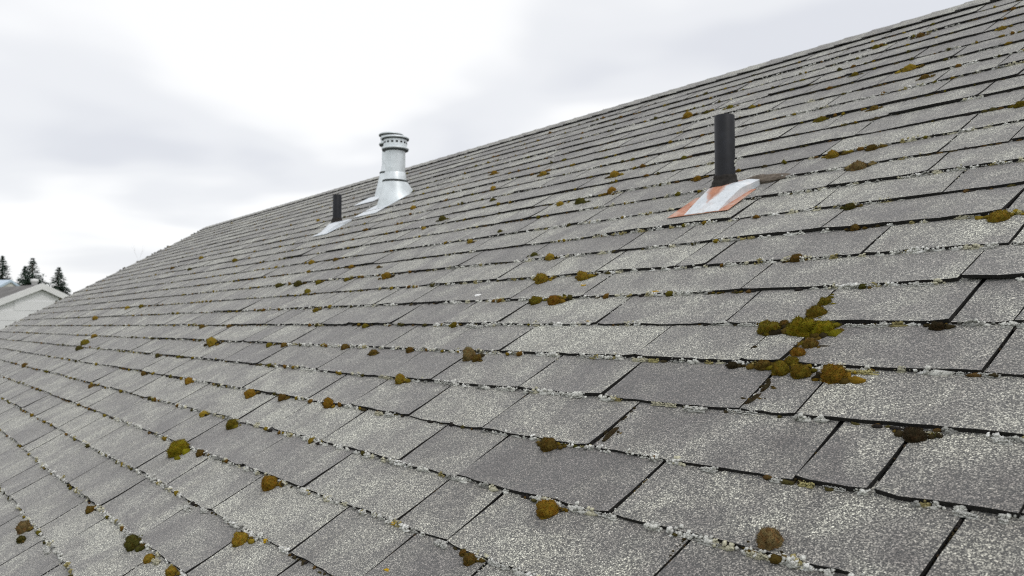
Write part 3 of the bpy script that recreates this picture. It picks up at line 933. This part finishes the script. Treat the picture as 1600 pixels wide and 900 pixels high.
at = o.data.attributes.new('tone', 'FLOAT', 'POINT')
at.data.foreach_set('value', np.asarray(stone, dtype=np.float32))

# ---- ridge caps, bent over the ridge, each lapping the next
ang = SLOPE
caps = []
for q in range(3):
    L, H, t = 0.17, 0.12, .005
    vs = []
    for x, l in ((0, .011), (L, .004)):
        for s in (-1, -.5, 0, .5, 1):
            # bent sheet in ridge coordinates: y across (house y), z up
            y = s * H * CS
            z = -abs(s) * H * SN + l + (.004 if s == 0 else .006)
            z += random.uniform(-.0015, .0015)
            vs.append((x, y + random.uniform(-.001, .001), z))
    nv = len(vs)
    vs += [(x, y, z - t) for x, y, z in vs]
    fs, mi = [], []
    for i in range(4):
        fs.append((i, i + 5, i + 6, i + 1)); mi.append(0)
        fs.append((i + nv, i + 1, i, i + nv)[0:0] or (i, i + 1, i + 1 + nv, i + nv)); mi.append(1)
        fs.append((i + 6, i + 5, i + 5 + nv, i + 6 + nv)); mi.append(1)
    fs.append((5, 0, nv, 5 + nv)); mi.append(1)
    fs.append((4, 9, 9 + nv, 4 + nv)); mi.append(1)
    me = bpy.data.meshes.new('ridge_cap')
    me.from_pydata(vs, [], fs)
    me.materials.append(M_SHINGLE); me.materials.append(M_BUTT)
    me.polygons.foreach_set('material_index', np.asarray(mi, dtype=np.int32))
    at = me.attributes.new('tone', 'FLOAT', 'POINT')
    at.data.foreach_set('value', np.full(len(vs), (.3, .55, .75)[q], dtype=np.float32))
    caps.append(me)
u = U0 - .02
Rinv = Matrix.Rotation(-SLOPE, 4, 'X')
while u < U1:
    o = bpy.data.objects.new('ridge_cap', random.choice(caps))
    link(o, roof, (u, V_RIDGE - .002, .004), (-SLOPE, 0, 0))
    u += EXPO


# ------------------------------------------------------------------ vent pipes with their flashing
def to_roof(bm_or_pts):
    return bm_or_pts


UPL = Vector((0, SN, CS))          # world up, in roof coordinates


def vent_pipe(u, v, label, rust, height=0.232, radius=0.0305):
    """Empty on the roof, turned with the roof; local axes are u, v, w"""
    root = empty('vent_pipe', rp(u, v, 0), (SLOPE, 0, 0))
    tag(root, label, 'vent pipe', 'black vent pipes standing on the roof')
    Mup = Matrix.Rotation(-SLOPE, 4, 'X')
    # pipe, open at the top
    bm = bmesh.new()
    r = radius
    add_lathe(bm, [(r, -.03), (r, height - .002), (r - .0012, height), (r - .004, height), (r - .005, height - .002), (r - .005, -.03)], 48)
    for vv in bm.verts:
        vv.co = Mup @ vv.co
    p = bm_obj('pipe', bm, M_PVC, root, None, None, True)
    bm = bmesh.new()
    add_lathe(bm, [(.0005, .02), (r - .0052, .02)], 24)
    for vv in bm.verts:
        vv.co = Mup @ vv.co
    bm_obj('bore', bm, M_DARKIN, p)
    if rust:
        bm = bmesh.new()
        for q in range(7):
            vv0 = bmesh.ops.create_icosphere(bm, subdivisions=2, radius=random.uniform(.002, .0045))['verts']
            d = Vector((.92, .36, 0)) * (r + .001) + Vector((random.uniform(-.004, .004), random.uniform(-.004, .004), .105 + random.uniform(-.012, .006)))
            for vv in vv0:
                vv.co = Mup @ (vv.co * random.uniform(.8, 1.2) + d)
        bm_obj('lichen_spot', bm, M_SPOT, p)
    # rubber boot: a ribbed sleeve flaring to a wide foot
    bm = bmesh.new()
    pr = [(r + .0015, .066), (r + .004, .064), (r + .005, .058), (r + .0045, .052), (r + .008, .047), (r + .010, .042), (r + .010, .036), (r + .017, .028), (r + .022, .022), (r + .023, .010), (r + .023, -.03)]
    add_lathe(bm, pr, 48)
    for vv in bm.verts:
        a = math.atan2(vv.co.y, vv.co.x)
        vv.co.z += .002 * math.sin(a * 2 + 1) + .0012 * math.sin(5 * a)
        vv.co = Mup @ vv.co
    bm_obj('collar', bm, M_RUBBER, root, None, None, True)
    # raised hood of bent sheet, ramping up to the collar
    bm = bmesh.new()
    NI, NJ = 10, 10
    grid = []
    for j in range(NJ + 1):
        t = j / NJ
        y = -.143 + t * .225
        row = []
        for i in range(NI + 1):
            s = i / NI * 2 - 1
            half = .063 + .003 * math.sin(t * 3)
            cu = .010 + .010 * t
            x = cu + s * half + (.012 * max(0, s) * max(0, min(1, (t - .3) * 2)))
            rise = .034 * min(1, t / .52) if t < .52 else .034 - .030 * ((t - .52) / .48)
            z = .0146 + rise * (1 - .5 * max(0, abs(s) - .55) / .45) + random.uniform(-.0009, .0009)
            row.append(bm.verts.new((x, y, z)))
        grid.append(row)
    for j in range(NJ):
        for i in range(NI):
            bm.faces.new((grid[j][i], grid[j][i + 1], grid[j + 1][i + 1], grid[j + 1][i]))
    border = [grid[0][i] for i in range(NI + 1)] + [grid[j][NI] for j in range(1, NJ + 1)] + [grid[NJ][i] for i in range(NI - 1, -1, -1)] + [grid[j][0] for j in range(NJ - 1, 0, -1)]
    low = [bm.verts.new((q.co.x, q.co.y, min(q.co.z - .001, .0055))) for q in border]
    for i in range(len(border)):
        j = (i + 1) % len(border)
        bm.faces.new((border[j], border[i], low[i], low[j]))
    bm_obj('flashing', bm, M_GALV_RUST if rust else M_GALV, root)
    # flat flange under it
    bm = bmesh.new()
    for vv in add_box(bm, (-.117, -.146, -.0016), (.108, .01, 0)):
        vv.co.z += .0138 - (vv.co.y + .146) * .030
    bmesh.ops.bevel(bm, geom=bm.edges[:], offset=.0004, segments=1, affect='EDGES')
    bm_obj('flange', bm, M_RUST if rust else M_GALV, root)
    return root


vent_pipe(-1.560, 1.968, 'larger black vent pipe on rusty white flashing, right of centre', True, .252)
vent_pipe(-5.235, 2.545, 'smaller looking distant black vent pipe on clean white flashing, left of the metal flue', False, .232)

# mound of dirt washed up behind the near pipe
bm = bmesh.new()
bmesh.ops.create_icosphere(bm, subdivisions=4, radius=1.0)
for vv in bm.verts:
    c = vv.co
    n = mnoise.noise(c * 2.3) * .22 + mnoise.noise(c * 7) * .08
    vv.co = Vector((c.x * .088 * (1 + n), c.y * .026 * (1 + n), max(-.2, c.z) * .017 * (1 + n) * (1 - .55 * max(0, c.x))))
o = bm_obj('dirt_mound', bm, M_DIRT, None, rp(-1.475, 2.045, .008), None, True)
o.rotation_euler = (Matrix.Rotation(SLOPE, 3, 'X') @ Matrix.Rotation(math.radians(4), 3, 'Z')).to_euler()
tag(o, 'long mound of grey brown dirt lying behind the larger black vent pipe', 'dirt')


# ------------------------------------------------------------------ metal flues
def flue(u, v, label, sc=1.0):
    root = empty('metal_flue', rp(u, v, 0))
    tag(root, label, 'chimney flue', 'metal flues side by side on the roof')
    R = .071 * sc
    # base plate in the roof plane
    bm = bmesh.new()
    Mr = Matrix.Rotation(SLOPE, 4, 'X')
    for vv in add_box(bm, (-.18, -.26, .009), (.135, .02, .0115)):
        vv.co.z += -.02 * (vv.co.y + .27) * .3
    for vv in bm.verts:
        vv.co = Mr @ vv.co
    bm_obj('base_plate', bm, M_GALV, root)
    # cone skirt, cut by the roof (its foot runs below the shingles)
    bm = bmesh.new()
    n = 48
    zt = .135
    prev = None
    for f in (0, .25, .5, .75, 1):
        ring = []
        for i in range(n):
            a = 2 * math.pi * i / n
            # foot of the skirt on the roof plane
            rx, ry = .122 * math.cos(a), .130 * math.sin(a)
            foot = Vector((rx, ry, ry * math.tan(SLOPE) + .006))
            topp = Vector((.084 * math.cos(a), .084 * math.sin(a), zt))
            if ry > 0.05:
                topp.z = zt
            ring.append(bm.verts.new(foot.lerp(topp, f)))
        if prev:
            for i in range(n):
                j = (i + 1) % n
                bm.faces.new((prev[i], prev[j], ring[j], ring[i]))
        prev = ring
    bm_obj('skirt', bm, M_FLUE, root, None, None, True)
    bm = bmesh.new()
    add_lathe(bm, [(.083, .126), (.0885, .128), (.0895, .138), (.084, .142), (.080, .141)], 48)
    for vv in bm.verts:
        vv.co.z -= .10 * vv.co.x * .35
    bm_obj('collar_shade_ring', bm, M_RINGSHADE, root, None, None, True)  # dark ring imitating the shadow beneath the storm collar
    bm = bmesh.new()
    add_lathe(bm, [(.0835, .137), (.080, .15), (R + .003, .190), (R + .001, .194)], 48)
    bm_obj('storm_collar', bm, M_FLUE, root, None, None, True)
    bm = bmesh.new()
    add_lathe(bm, [(R, .02), (R, .37)], 48)
    # lock seam up the pipe
    add_box(bm, (R * .42, -R * .94, .19), (R * .42 + .008, -R * .86, .365))
    bm_obj('pipe', bm, M_FLUE, root, None, None, False)
    for f in root.children[-1].data.polygons:
        f.use_smooth = len(f.vertices) == 4 and f.area > 0
    bm = bmesh.new()
    add_lathe(bm, [(R + .001, .345), (.091, .351), (.093, .3565), (R, .3565)], 48)
    bm_obj('neck_shade_ring', bm, M_RINGSHADE, root, None, None, True)  # shaded underside of the cap's lower ring, painted as a dark ring
    # cap: lower ring, slotted band, upper ring, shallow dome
    cap = None
    bm = bmesh.new()
    add_lathe(bm, [(R, .352), (.094, .358), (.096, .363), (.094, .369), (.082, .372)], 48)
    cap = bm_obj('cap', bm, M_FLUE, root, None, None, True)
    bm = bmesh.new()
    add_lathe(bm, [(.082, .370), (.082, .437)], 48)
    bm_obj('band', bm, M_FLUE, cap, None, None, True)
    for i in range(16):
        a = 2 * math.pi * i / 16
        bm = bmesh.new()
        add_box(bm, (.0805, -.0075, .398), (.0835, .0075, .410), Matrix.Rotation(a, 4, 'Z'))
        bm_obj('slot', bm, M_DARKIN, cap)
    bm = bmesh.new()
    add_lathe(bm, [(.081, .430), (.0965, .433), (.098, .438), (.096, .443), (.070, .452), (.035, .460), (.0005, .463)], 48)
    bm_obj('lid', bm, M_FLUE, cap, None, None, True)
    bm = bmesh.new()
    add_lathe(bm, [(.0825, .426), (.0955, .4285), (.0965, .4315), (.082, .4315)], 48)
    bm_obj('lid_shade', bm, M_RINGSHADE, cap, None, None, True).name = 'lid_shade_ring'  # shadow line below the lid, modelled as a dark ring
    return root


flue(-5.02, 2.935, 'nearer shiny metal flue with ringed cap and white skirt, standing in front')
flue(-5.625, 3.295, 'farther metal flue mostly hidden behind the nearer one')


# ------------------------------------------------------------------ lichen, moss and specks on the course edges
def ico(sub):
    bm = bmesh.new()
    bmesh.ops.create_icosphere(bm, subdivisions=sub, radius=1.0)
    v = np.array([q.co[:] for q in bm.verts])
    f = np.array([[x.index for x in q.verts] for q in bm.faces])
    bm.free()
    return v, f


ICO = {1: ico(1), 2: ico(2)}


def blobs(name, items, mat, sub):
    """items: (u, v, w, ru, rv, rw, colour); one joined mesh of small uneven lumps"""
    bv, bf = ICO[sub]
    n = len(items)
    A = np.array([it[:6] for it in items])
    C = np.array([it[6] for it in items])
    nv, nf = len(bv), len(bf)
    jit = np.clip(1 + rng.normal(0, .30, (n, nv, 1)), .45, 1.7)
    V = bv[None] * jit * A[:, None, 3:6]
    th = rng.uniform(0, 6.28, n)
    c, s = np.cos(th)[:, None], np.sin(th)[:, None]
    x, y = V[..., 0].copy(), V[..., 1].copy()
    iso = (np.abs(A[:, 3] - A[:, 4]) < 1e-6)[:, None]
    V[..., 0] = np.where(iso, x * c - y * s, x)
    V[..., 1] = np.where(iso, x * s + y * c, y)
    V += A[:, None, :3]
    W = np.empty_like(V)
    W[..., 0] = V[..., 0]
    W[..., 1] = V[..., 1] * CS - V[..., 2] * SN
    W[..., 2] = V[..., 1] * SN + V[..., 2] * CS
    W = W.reshape(-1, 3)
    F = (bf[None] + (np.arange(n) * nv)[:, None, None]).reshape(-1, 3)
    me = bpy.data.meshes.new(name)
    me.vertices.add(len(W))
    me.vertices.foreach_set('co', W.astype(np.float32).ravel())
    me.loops.add(F.size)
    me.loops.foreach_set('vertex_index', F.astype(np.int32).ravel())
    me.polygons.add(len(F))
    me.polygons.foreach_set('loop_start', np.arange(0, F.size, 3, dtype=np.int32))
    me.polygons.foreach_set('use_smooth', np.ones(len(F), dtype=bool))
    me.update(calc_edges=True)
    at = me.attributes.new('tint', 'FLOAT_COLOR', 'POINT')
    cc = np.ones((n, nv, 4))
    cc[..., :3] = C[:, None, :] * rng.uniform(.85, 1.15, (n, nv, 1))
    at.data.foreach_set('color', cc.astype(np.float32).ravel())
    me.materials.append(mat)
    o = bpy.data.objects.new(name, me)
    return link(o, None, ROOF_O)


WHITE, CREAM, GREY, BLACK = (.62, .62, .58), (.52, .50, .38), (.32, .32, .30), (.025, .022, .02)
LICH_COLS = (WHITE, WHITE, WHITE, (.72, .72, .69), CREAM, GREY)


def lichen_cluster(out, u, v, w, size, tint, n):
    for _ in range(n):
        r = min(.0040, size * random.uniform(.13, .40)) * (1.4 if n < 4 else 1)
        du = random.gauss(0, size * .52)
        dv = random.gauss(.0022, size * .20)
        sh = random.uniform(.75, 1.15)
        cl = tuple(c * sh for c in tint)
        out.append((u + du, v + dv, w + max(-.002, random.gauss(.001, size * .22)), r, r, r * .85, cl))
    if n > 4 and random.random() < .8:                # a low crust under the crumbs
        sh = random.uniform(.75, 1.05)
        out.append((u, v, w - .001, size * random.uniform(.7, 1.5), size * .42, size * .3, tuple(c * sh for c in tint)))


lich_near, lich_far, specks = [], [], []
for k in range(K_EAVE - 1, K_TOP - 1, -1):
    v = VP - EXPO * k
    u = U0
    while u < 0.6:
        p = rp(u, v)
        zc = (p - CAM_P).dot(FWD)
        step = random.expovariate(1 / (.017 if zc < 3 else .018 if zc < 6 else .04))
        u += step
        if zc < .5:
            continue
        x, y, _ = project(p)
        if not (-60 < x < 1660 and -60 < y < 960):
            continue
        dens = nz1(u * 1.7, k * 7.7) + .5 * nz1(u * 6.0, k * 3.1)
        thr = -.32 if x < 900 and y > 430 else -.10 if y > 380 else -.02 if y > 250 else .16
        vv = v + edge_wave(k, u) - random.uniform(.0, .005)
        if dens > thr and random.random() < .95:
            size = random.uniform(.0065, .0135) * (1.25 if random.random() < .2 else 1)
            if zc > 4:
                size *= .85
            tint = random.choice(LICH_COLS)
            if random.random() < .06:
                tint = (.30, .26, .12)
            lst = lich_near if zc < 3.2 else lich_far
            lichen_cluster(lst, u, vv, .0045, size, tint, random.randint(8, 18) if zc < 3.2 else random.randint(1, 3))
        elif random.random() < (.75 if dens > thr - .25 else .45):
            r = random.uniform(.0022, .0058) * (1 if zc < 2 else 1.25)
            tint = random.choice((BLACK, BLACK, (.05, .04, .02), (.07, .06, .02), (.10, .06, .02)))
            specks.append((u, vv, .004, r * random.uniform(1, 2.2), r, r * .9, tint))
        if random.random() < (.012 if zc < 2 else .08):
            r = random.uniform(.004, .0085) * (1 if zc < 3 else 1.25)
            tint = random.choice(((.10, .085, .01), (.16, .105, .012), (.13, .07, .012), (.055, .048, .012), (.18, .13, .015)))
            specks.append((u, vv - .002, .007, r * random.uniform(1, 1.6), r, r, tint))
# moss lumps on the ragged rake edge
for q in range(45):
    r = random.uniform(.008, .017)
    specks.append((U0 + random.uniform(-.05, .04), random.uniform(.6, 3.95), .008, r * 1.4, r, r * .8, random.choice(((.10, .095, .085), (.12, .115, .10), (.07, .06, .03)))))
# lichen and dark specks inside the slits
for a, w, k, tone in tabs:
    v = VP - EXPO * k
    zc = (rp(a, v) - CAM_P).dot(FWD)
    if zc < .5 or zc > 4.5 or a < -4.5:
        continue
    kind = random.random()
    for q in range(random.randint(3, 14)):
        dv = random.uniform(.004, EXPO - .004)
        if kind < .35:
            r = random.uniform(.0010, .0026)
            lich_near.append((a + random.gauss(0, .0012), v + dv, .003 + r * .3, r, r, r * .8, random.choice(LICH_COLS)))
        elif kind < .75:
            r = random.uniform(.0012, .0028)
            specks.append((a + random.gauss(0, .001), v + dv, .0035, r, r * random.uniform(1, 2.2), r * .8, random.choice((BLACK, BLACK, (.05, .035, .02)))))
# the conspicuous lichen runs of the photograph
for (u, v, length, size, tint) in LICHENS:
    n = int(length / .003) + 6
    for q in range(n):
        lichen_cluster(lich_near, u + random.uniform(-.5, .5) * length, v + random.uniform(-.3, .3) * size, .0055, size, tint, 7)
MCOL = {'o': (.120, .098, .008), 'g': (.165, .148, .006), 'r': (.170, .102, .010), 'd': (.036, .027, .012), 'b': (.105, .070, .014),
        'm': (.215, .155, .018), 't': (.165, .125, .052), 'q': (.058, .055, .010)}
# moss creeping along the slits and edges of the cross-shaped patch
for (ua, va, ub, vb, wdt, c) in STRIPS:
    Ld = math.hypot(ub - ua, vb - va)
    for q in range(int(Ld / .0022)):
        t = random.random()
        hole = mnoise.noise(Vector((ua + (ub - ua) * t, va + (vb - va) * t, .3)) * 40)
        if hole < -.25:
            continue
        r_ = wdt * random.uniform(.22, .62) * (1 + hole)
        sh = random.uniform(.65, 1.25)
        col = MCOL[random.choice(c)]
        specks.append((ua + (ub - ua) * t + random.gauss(0, wdt * .25), va + (vb - va) * t + random.gauss(0, wdt * .25), .0045, r_ * random.uniform(.9, 1.4), r_, r_ * .85, tuple(x * sh for x in col)))
# small tufts and crumbs round every cushion
for (u, v, size, c, asp, label) in MOSS:
    for q in range(random.randint(5, 12)):
        s = random.choice((-1, 1))
        du = s * size * random.uniform(.35, 1.0)
        r_ = size * random.uniform(.07, .22)
        kk = round((VP - v) / EXPO)
        ve = VP - EXPO * kk - .003 if abs(VP - EXPO * kk - v) < .03 else v
        sh = random.uniform(.5, 1.2)
        specks.append((u + du, ve * .6 + v * .4 + random.gauss(0, size * .12), .005, r_ * random.uniform(1, 1.9), r_, r_ * .8, tuple(x * sh for x in MCOL[random.choice((c, c, 'd', 'b'))])))
o = blobs('lichen', lich_near, M_LICHEN, 1)
tag(o, 'pale grey crusty lichen beading the near shingle edges', 'lichen', None, 'stuff')
o = blobs('lichen', lich_far, M_LICHEN, 1)
tag(o, 'pale lichen flecks along the distant shingle edges', 'lichen', None, 'stuff')
o = blobs('moss', specks, M_MOSS, 1)
tag(o, 'dark moss crumbs scattered along the shingle edges and slits', 'moss', None, 'stuff')


def cushion_mesh(seed, hairs, lumps):
    r = random.Random(seed)
    bm = bmesh.new()
    bmesh.ops.create_icosphere(bm, subdivisions=4, radius=1.0)
    off = Vector((seed * 3.1, seed * 1.7, 0))
    pts = []
    for vv in bm.verts:
        c = vv.co.copy()
        d = 1 + .24 * mnoise.noise(c * 1.5 + off) + .13 * mnoise.noise(c * 3.7 + off) + .09 * mnoise.noise(c * 9 + off)
        if lumps:
            d += .10 * abs(mnoise.noise(c * 2.6 - off))
        vv.co = Vector((c.x * d * .5, c.y * d * .5, (c.z * d * .5 if c.z > 0 else c.z * d * .18) + .05))
    bm.normal_update()
    base = [(vv.co.copy(), vv.normal.copy()) for vv in bm.verts if vv.co.z > 0]
    for _ in range(hairs):
        p, nr = r.choice(base)
        p = p + Vector((r.uniform(-.02, .02), r.uniform(-.02, .02), r.uniform(-.01, .01)))
        d = (nr + Vector((r.uniform(-.5, .5), r.uniform(-.5, .5), r.uniform(-.2, .6)))).normalized()
        L = r.uniform(.04, .10)
        s = d.cross(Vector((r.uniform(-1, 1), r.uniform(-1, 1), r.uniform(-1, 1)))).normalized() * .012
        a, b_, c = bm.verts.new(p - s - d * .02), bm.verts.new(p + s - d * .02), bm.verts.new(p + d * L)
        bm.faces.new((a, b_, c))
    me = bpy.data.meshes.new('moss_cushion')
    bm.to_mesh(me)
    bm.free()
    me.polygons.foreach_set('use_smooth', np.ones(len(me.polygons), dtype=bool))
    me.materials.append(M_CUSHION)
    return me


CUSH = [cushion_mesh(s, 1500, s % 2) for s in range(1, 7)]
CUSH_FAR = [cushion_mesh(s, 250, 1) for s in range(11, 14)]
for (u, v, size, c, asp, label) in MOSS:
    near = size > .0 and (rp(u, v) - CAM_P).dot(FWD) < 2.6
    me = random.choice(CUSH if near else CUSH_FAR)
    o = bpy.data.objects.new('moss_cushion', me)
    col = MCOL[c]
    j = random.uniform(.88, 1.12)
    o.color = (col[0] * j, col[1] * j * random.uniform(.94, 1.06), col[2] * j, 1)
    link(o, None, rp(u, v, .0035))
    along = asp < .85
    wu = size * .94
    wv = size * (.9 if asp < 1.15 else .78 if asp < 1.5 else .6)
    hh = size * (1.3 if c == 't' and asp == 1.0 else 1.0 if asp <= 1.2 else .85)
    if along:
        wu, wv, hh = size * .55, size * 1.9, size * .45
    o.scale = (wu, wv, hh)
    o.rotation_euler = (Matrix.Rotation(SLOPE * .8, 3, 'X') @ Matrix.Rotation(random.uniform(-.25, .25), 3, 'Z')).to_euler()
    tag(o, label, 'moss', 'moss cushions on the roof')


# ------------------------------------------------------------------ beyond the roof
def cam_point(px, depth, z):
    """world point at a depth along the view, in the direction of an image column"""
    h = Vector((FWD.x, FWD.y, 0)).normalized()
    p = CAM_P + h * depth + RGT * ((px - 800) / 1281.0 * depth)
    return Vector((p.x, p.y, z))


def gable_house(name, peak, peak_z, heading, half, length, pitch, mats, label, trim=True):
    """gable towards the viewer; local y runs back along the ridge"""
    root = empty(name, (peak.x, peak.y, 0), (0, 0, heading))
    tag(root, label, 'house', 'neighbouring houses')
    ez = peak_z - half * pitch
    ov = .35
    wall = mats[0]
    vs = [(-half + ov, .06, 0), (half - ov, .06, 0), (half - ov, .06, ez + ov * pitch - .1), (0, .06, peak_z - .1), (-half + ov, .06, ez + ov * pitch - .1)]
    vs += [(x, length - .3, z) for x, y, z in vs]
    w = mesh_obj('wall', vs, [(0, 1, 2, 3, 4), (9, 8, 7, 6, 5), (0, 4, 9, 5), (1, 6, 7, 2), (4, 3, 8, 9), (3, 2, 7, 8)], wall, root)
    th = .09
    for s in (-1, 1):
        q = [(0, 0), (s * half, -half * pitch)]
        vs = [(0, .02, peak_z), (s * half, .02, ez), (s * half, length, ez), (0, length, peak_z)]
        vs += [(x, y, z - th) for x, y, z in vs]
        fs = [(0, 1, 2, 3), (7, 6, 5, 4), (0, 4, 5, 1), (1, 5, 6, 2), (2, 6, 7, 3), (3, 7, 4, 0)]
        mesh_obj('roof', vs, fs, mats[1], root)
        if trim:
            vs = [(0, -.02, peak_z + .02), (s * (half + .03), -.02, ez + .02 - .03 * pitch), (s * (half + .03), .016, ez + .02 - .03 * pitch), (0, .016, peak_z + .02)]
            vs += [(x, y, z - .12) for x, y, z in vs]
            mesh_obj('rake_board', vs, fs, M_TRIM, root)
    return root, w


hd = YAW + math.radians(50)
pk = cam_point(65, 16.0, 0)
nb_z = CAM_P.z + 16.0 * (509.5 - 444) / 1281
nb, wallo = gable_house('neighbour_house', pk, nb_z, YAW + math.radians(52), 4.4, 9.0, .45, (M_WALL, M_FARROOF),
                        'neighbouring house with a plain white gable at the left edge')
# lap siding on the gable, each board its own ledge
for i in range(18):
    z0 = nb_z - .14 - .19 * (i + 1)
    hw = min(4.4 - .42, (nb_z - .12 - z0 - .19) / .45)
    if hw < .15:
        continue
    bm = bmesh.new()
    r = add_box(bm, (-hw, .044, z0), (hw, .059, z0 + .186))
    for vv in r:
        if vv.co.z > z0 + .1 and vv.co.y < .05:
            vv.co.y += .003
    bm_obj('plank', bm, M_WALL, wallo)
bm = bmesh.new()
add_lathe(bm, [(.055, -.3), (.055, .10), (.075, .11), (.075, .17), (.001, .18)], 20)
o = bm_obj('roof_vent', bm, M_TRIM, None, cam_point(53, 17.0, CAM_P.z + 17.0 * (509.5 - 449) / 1281), None, True)
tag(o, 'small white roof vent on the neighbouring house left of its gable peak', 'roof vent')
pk2 = cam_point(17, 30.0, 0)
gable_house('neighbour_house', pk2, CAM_P.z + 30.0 * (509.5 - 437) / 1281, YAW + math.radians(75), 3.6, 9.0, .5, (M_TANWALL, M_BLUEROOF),
            'pale blue metal roof of another house at the far left edge', False)


def conifer(px, top_y, depth, wpx, label, seed):
    r = random.Random(seed)
    topz = CAM_P.z + depth * (509.5 - top_y) / 1281
    root = empty('conifer_tree', cam_point(px, depth, 0))
    tag(root, label, 'tree', 'conifers behind the neighbouring house')
    bm = bmesh.new()
    add_lathe(bm, [(.24, -.1), (.16, topz * .5), (.03, topz * .96)], 10)
    bm_obj('trunk', bm, M_BARK, root)
    rad = wpx * depth / 1281 / 2 * 1.7
    vs, fs = [], []
    z = 1.2
    while z < topz - .02:
        f = (topz - z) / (topz - 1.2)
        rr = rad * (f ** .95) * 3.5 * r.uniform(.75, 1.1) + .02
        nb_ = 34 if f > .2 else 18
        for q in range(nb_):
            if r.random() < .12:
                continue
            a = r.uniform(0, 6.28)
            L = rr * r.uniform(.55, 1.12)
            droop = r.uniform(.12, .4)
            ntuft = max(3, int(L / .13))
            for s in range(ntuft):
                t = (s + 1) / ntuft
                c = Vector((math.cos(a) * L * t, math.sin(a) * L * t, z - droop * L * t + r.uniform(-.05, .05)))
                for _ in range(3):
                    d = Vector((math.cos(a) + r.uniform(-.9, .9), math.sin(a) + r.uniform(-.9, .9), r.uniform(-.5, .35))).normalized()
                    sd_ = d.cross(Vector((r.uniform(-.4, .4), r.uniform(-.4, .4), 1))).normalized()
                    q_ = .45 + .55 * min(1, f * 2.2)
                    w_, l_ = r.uniform(.05, .10) * q_, r.uniform(.18, .34) * q_
                    b0 = len(vs)
                    vs += [c - sd_ * w_, c + sd_ * w_, c + d * l_]
                    fs.append((b0, b0 + 1, b0 + 2))
        z += r.uniform(.10, .17)
    mesh_obj('crown', vs, fs, M_NEEDLE, root)


conifer(2, 400, 55, 24, 'dark conifer cut by the left edge of the picture', 1)
conifer(49, 403, 55, 30, 'tallest pointed conifer of the pair behind the white gable', 2)
conifer(38, 414, 58, 22, 'shorter conifer leaning against the tallest pointed one', 3)
conifer(90, 417, 55, 24, 'lone conifer standing over the right end of the white gable', 4)

# bare pale tree beyond the far end of the roof
root = empty('bare_tree', cam_point(212, 40, 0))
tag(root, 'faint pale bare tree top showing beyond the far left roof edge', 'tree')
r = random.Random(5)
bz = CAM_P.z + 40 * (509.5 - 418) / 1281
bm = bmesh.new()
add_lathe(bm, [(.10, -.1), (.07, bz * .7), (.02, bz)], 8)
bm_obj('trunk', bm, M_HAZETWIG, root)
vs, fs = [], []


def twig(p, d, L, w, depth):
    e = p + d * L
    s = d.cross(Vector((r.uniform(-1, 1), r.uniform(-1, 1), .2))).normalized()
    s2 = d.cross(s).normalized()
    b0 = len(vs)
    for q, ww in ((p, w), (e, w * .55)):
        vs.extend([q + s * ww, q - s * ww * .5 + s2 * ww * .8, q - s * ww * .5 - s2 * ww * .8])
    for i in range(3):
        j = (i + 1) % 3
        fs.append((b0 + i, b0 + j, b0 + 3 + j, b0 + 3 + i))
    if depth > 0:
        for _ in range(r.randint(2, 4)):
            nd = (d + Vector((r.uniform(-.7, .7), r.uniform(-.7, .7), r.uniform(-.1, .6)))).normalized()
            twig(p + d * L * r.uniform(.5, 1), nd, L * r.uniform(.55, .8), w * .6, depth - 1)


for i in range(7):
    a = i * .9
    twig(Vector((0, 0, bz * r.uniform(.68, .9))), Vector((math.cos(a), math.sin(a), r.uniform(.5, 1.2))).normalized(), r.uniform(.35, .6), .008, 3)
twig(Vector((.2, 0, bz * .9)), Vector((.1, 0, 1)).normalized(), 1.0, .006, 2)
mesh_obj('crown', vs, fs, M_HAZETWIG, root)

# a pale flake of litter on a tab
bm = bmesh.new()
bmesh.ops.create_icosphere(bm, subdivisions=3, radius=1.0)
for vv in bm.verts:
    c = vv.co
    n = mnoise.noise(c * 2.1) * .35
    vv.co = Vector((c.x * .0125 * (1 + n), c.y * .0075 * (1 + n), c.z * .0035 * (1 + n)))
o = bm_obj('flake', bm, M_TRIM, None, rp(*FLAKE, .008), (SLOPE, 0, .3), True)
tag(o, 'small white flake lying on a shingle, left of the picture centre', 'flake')
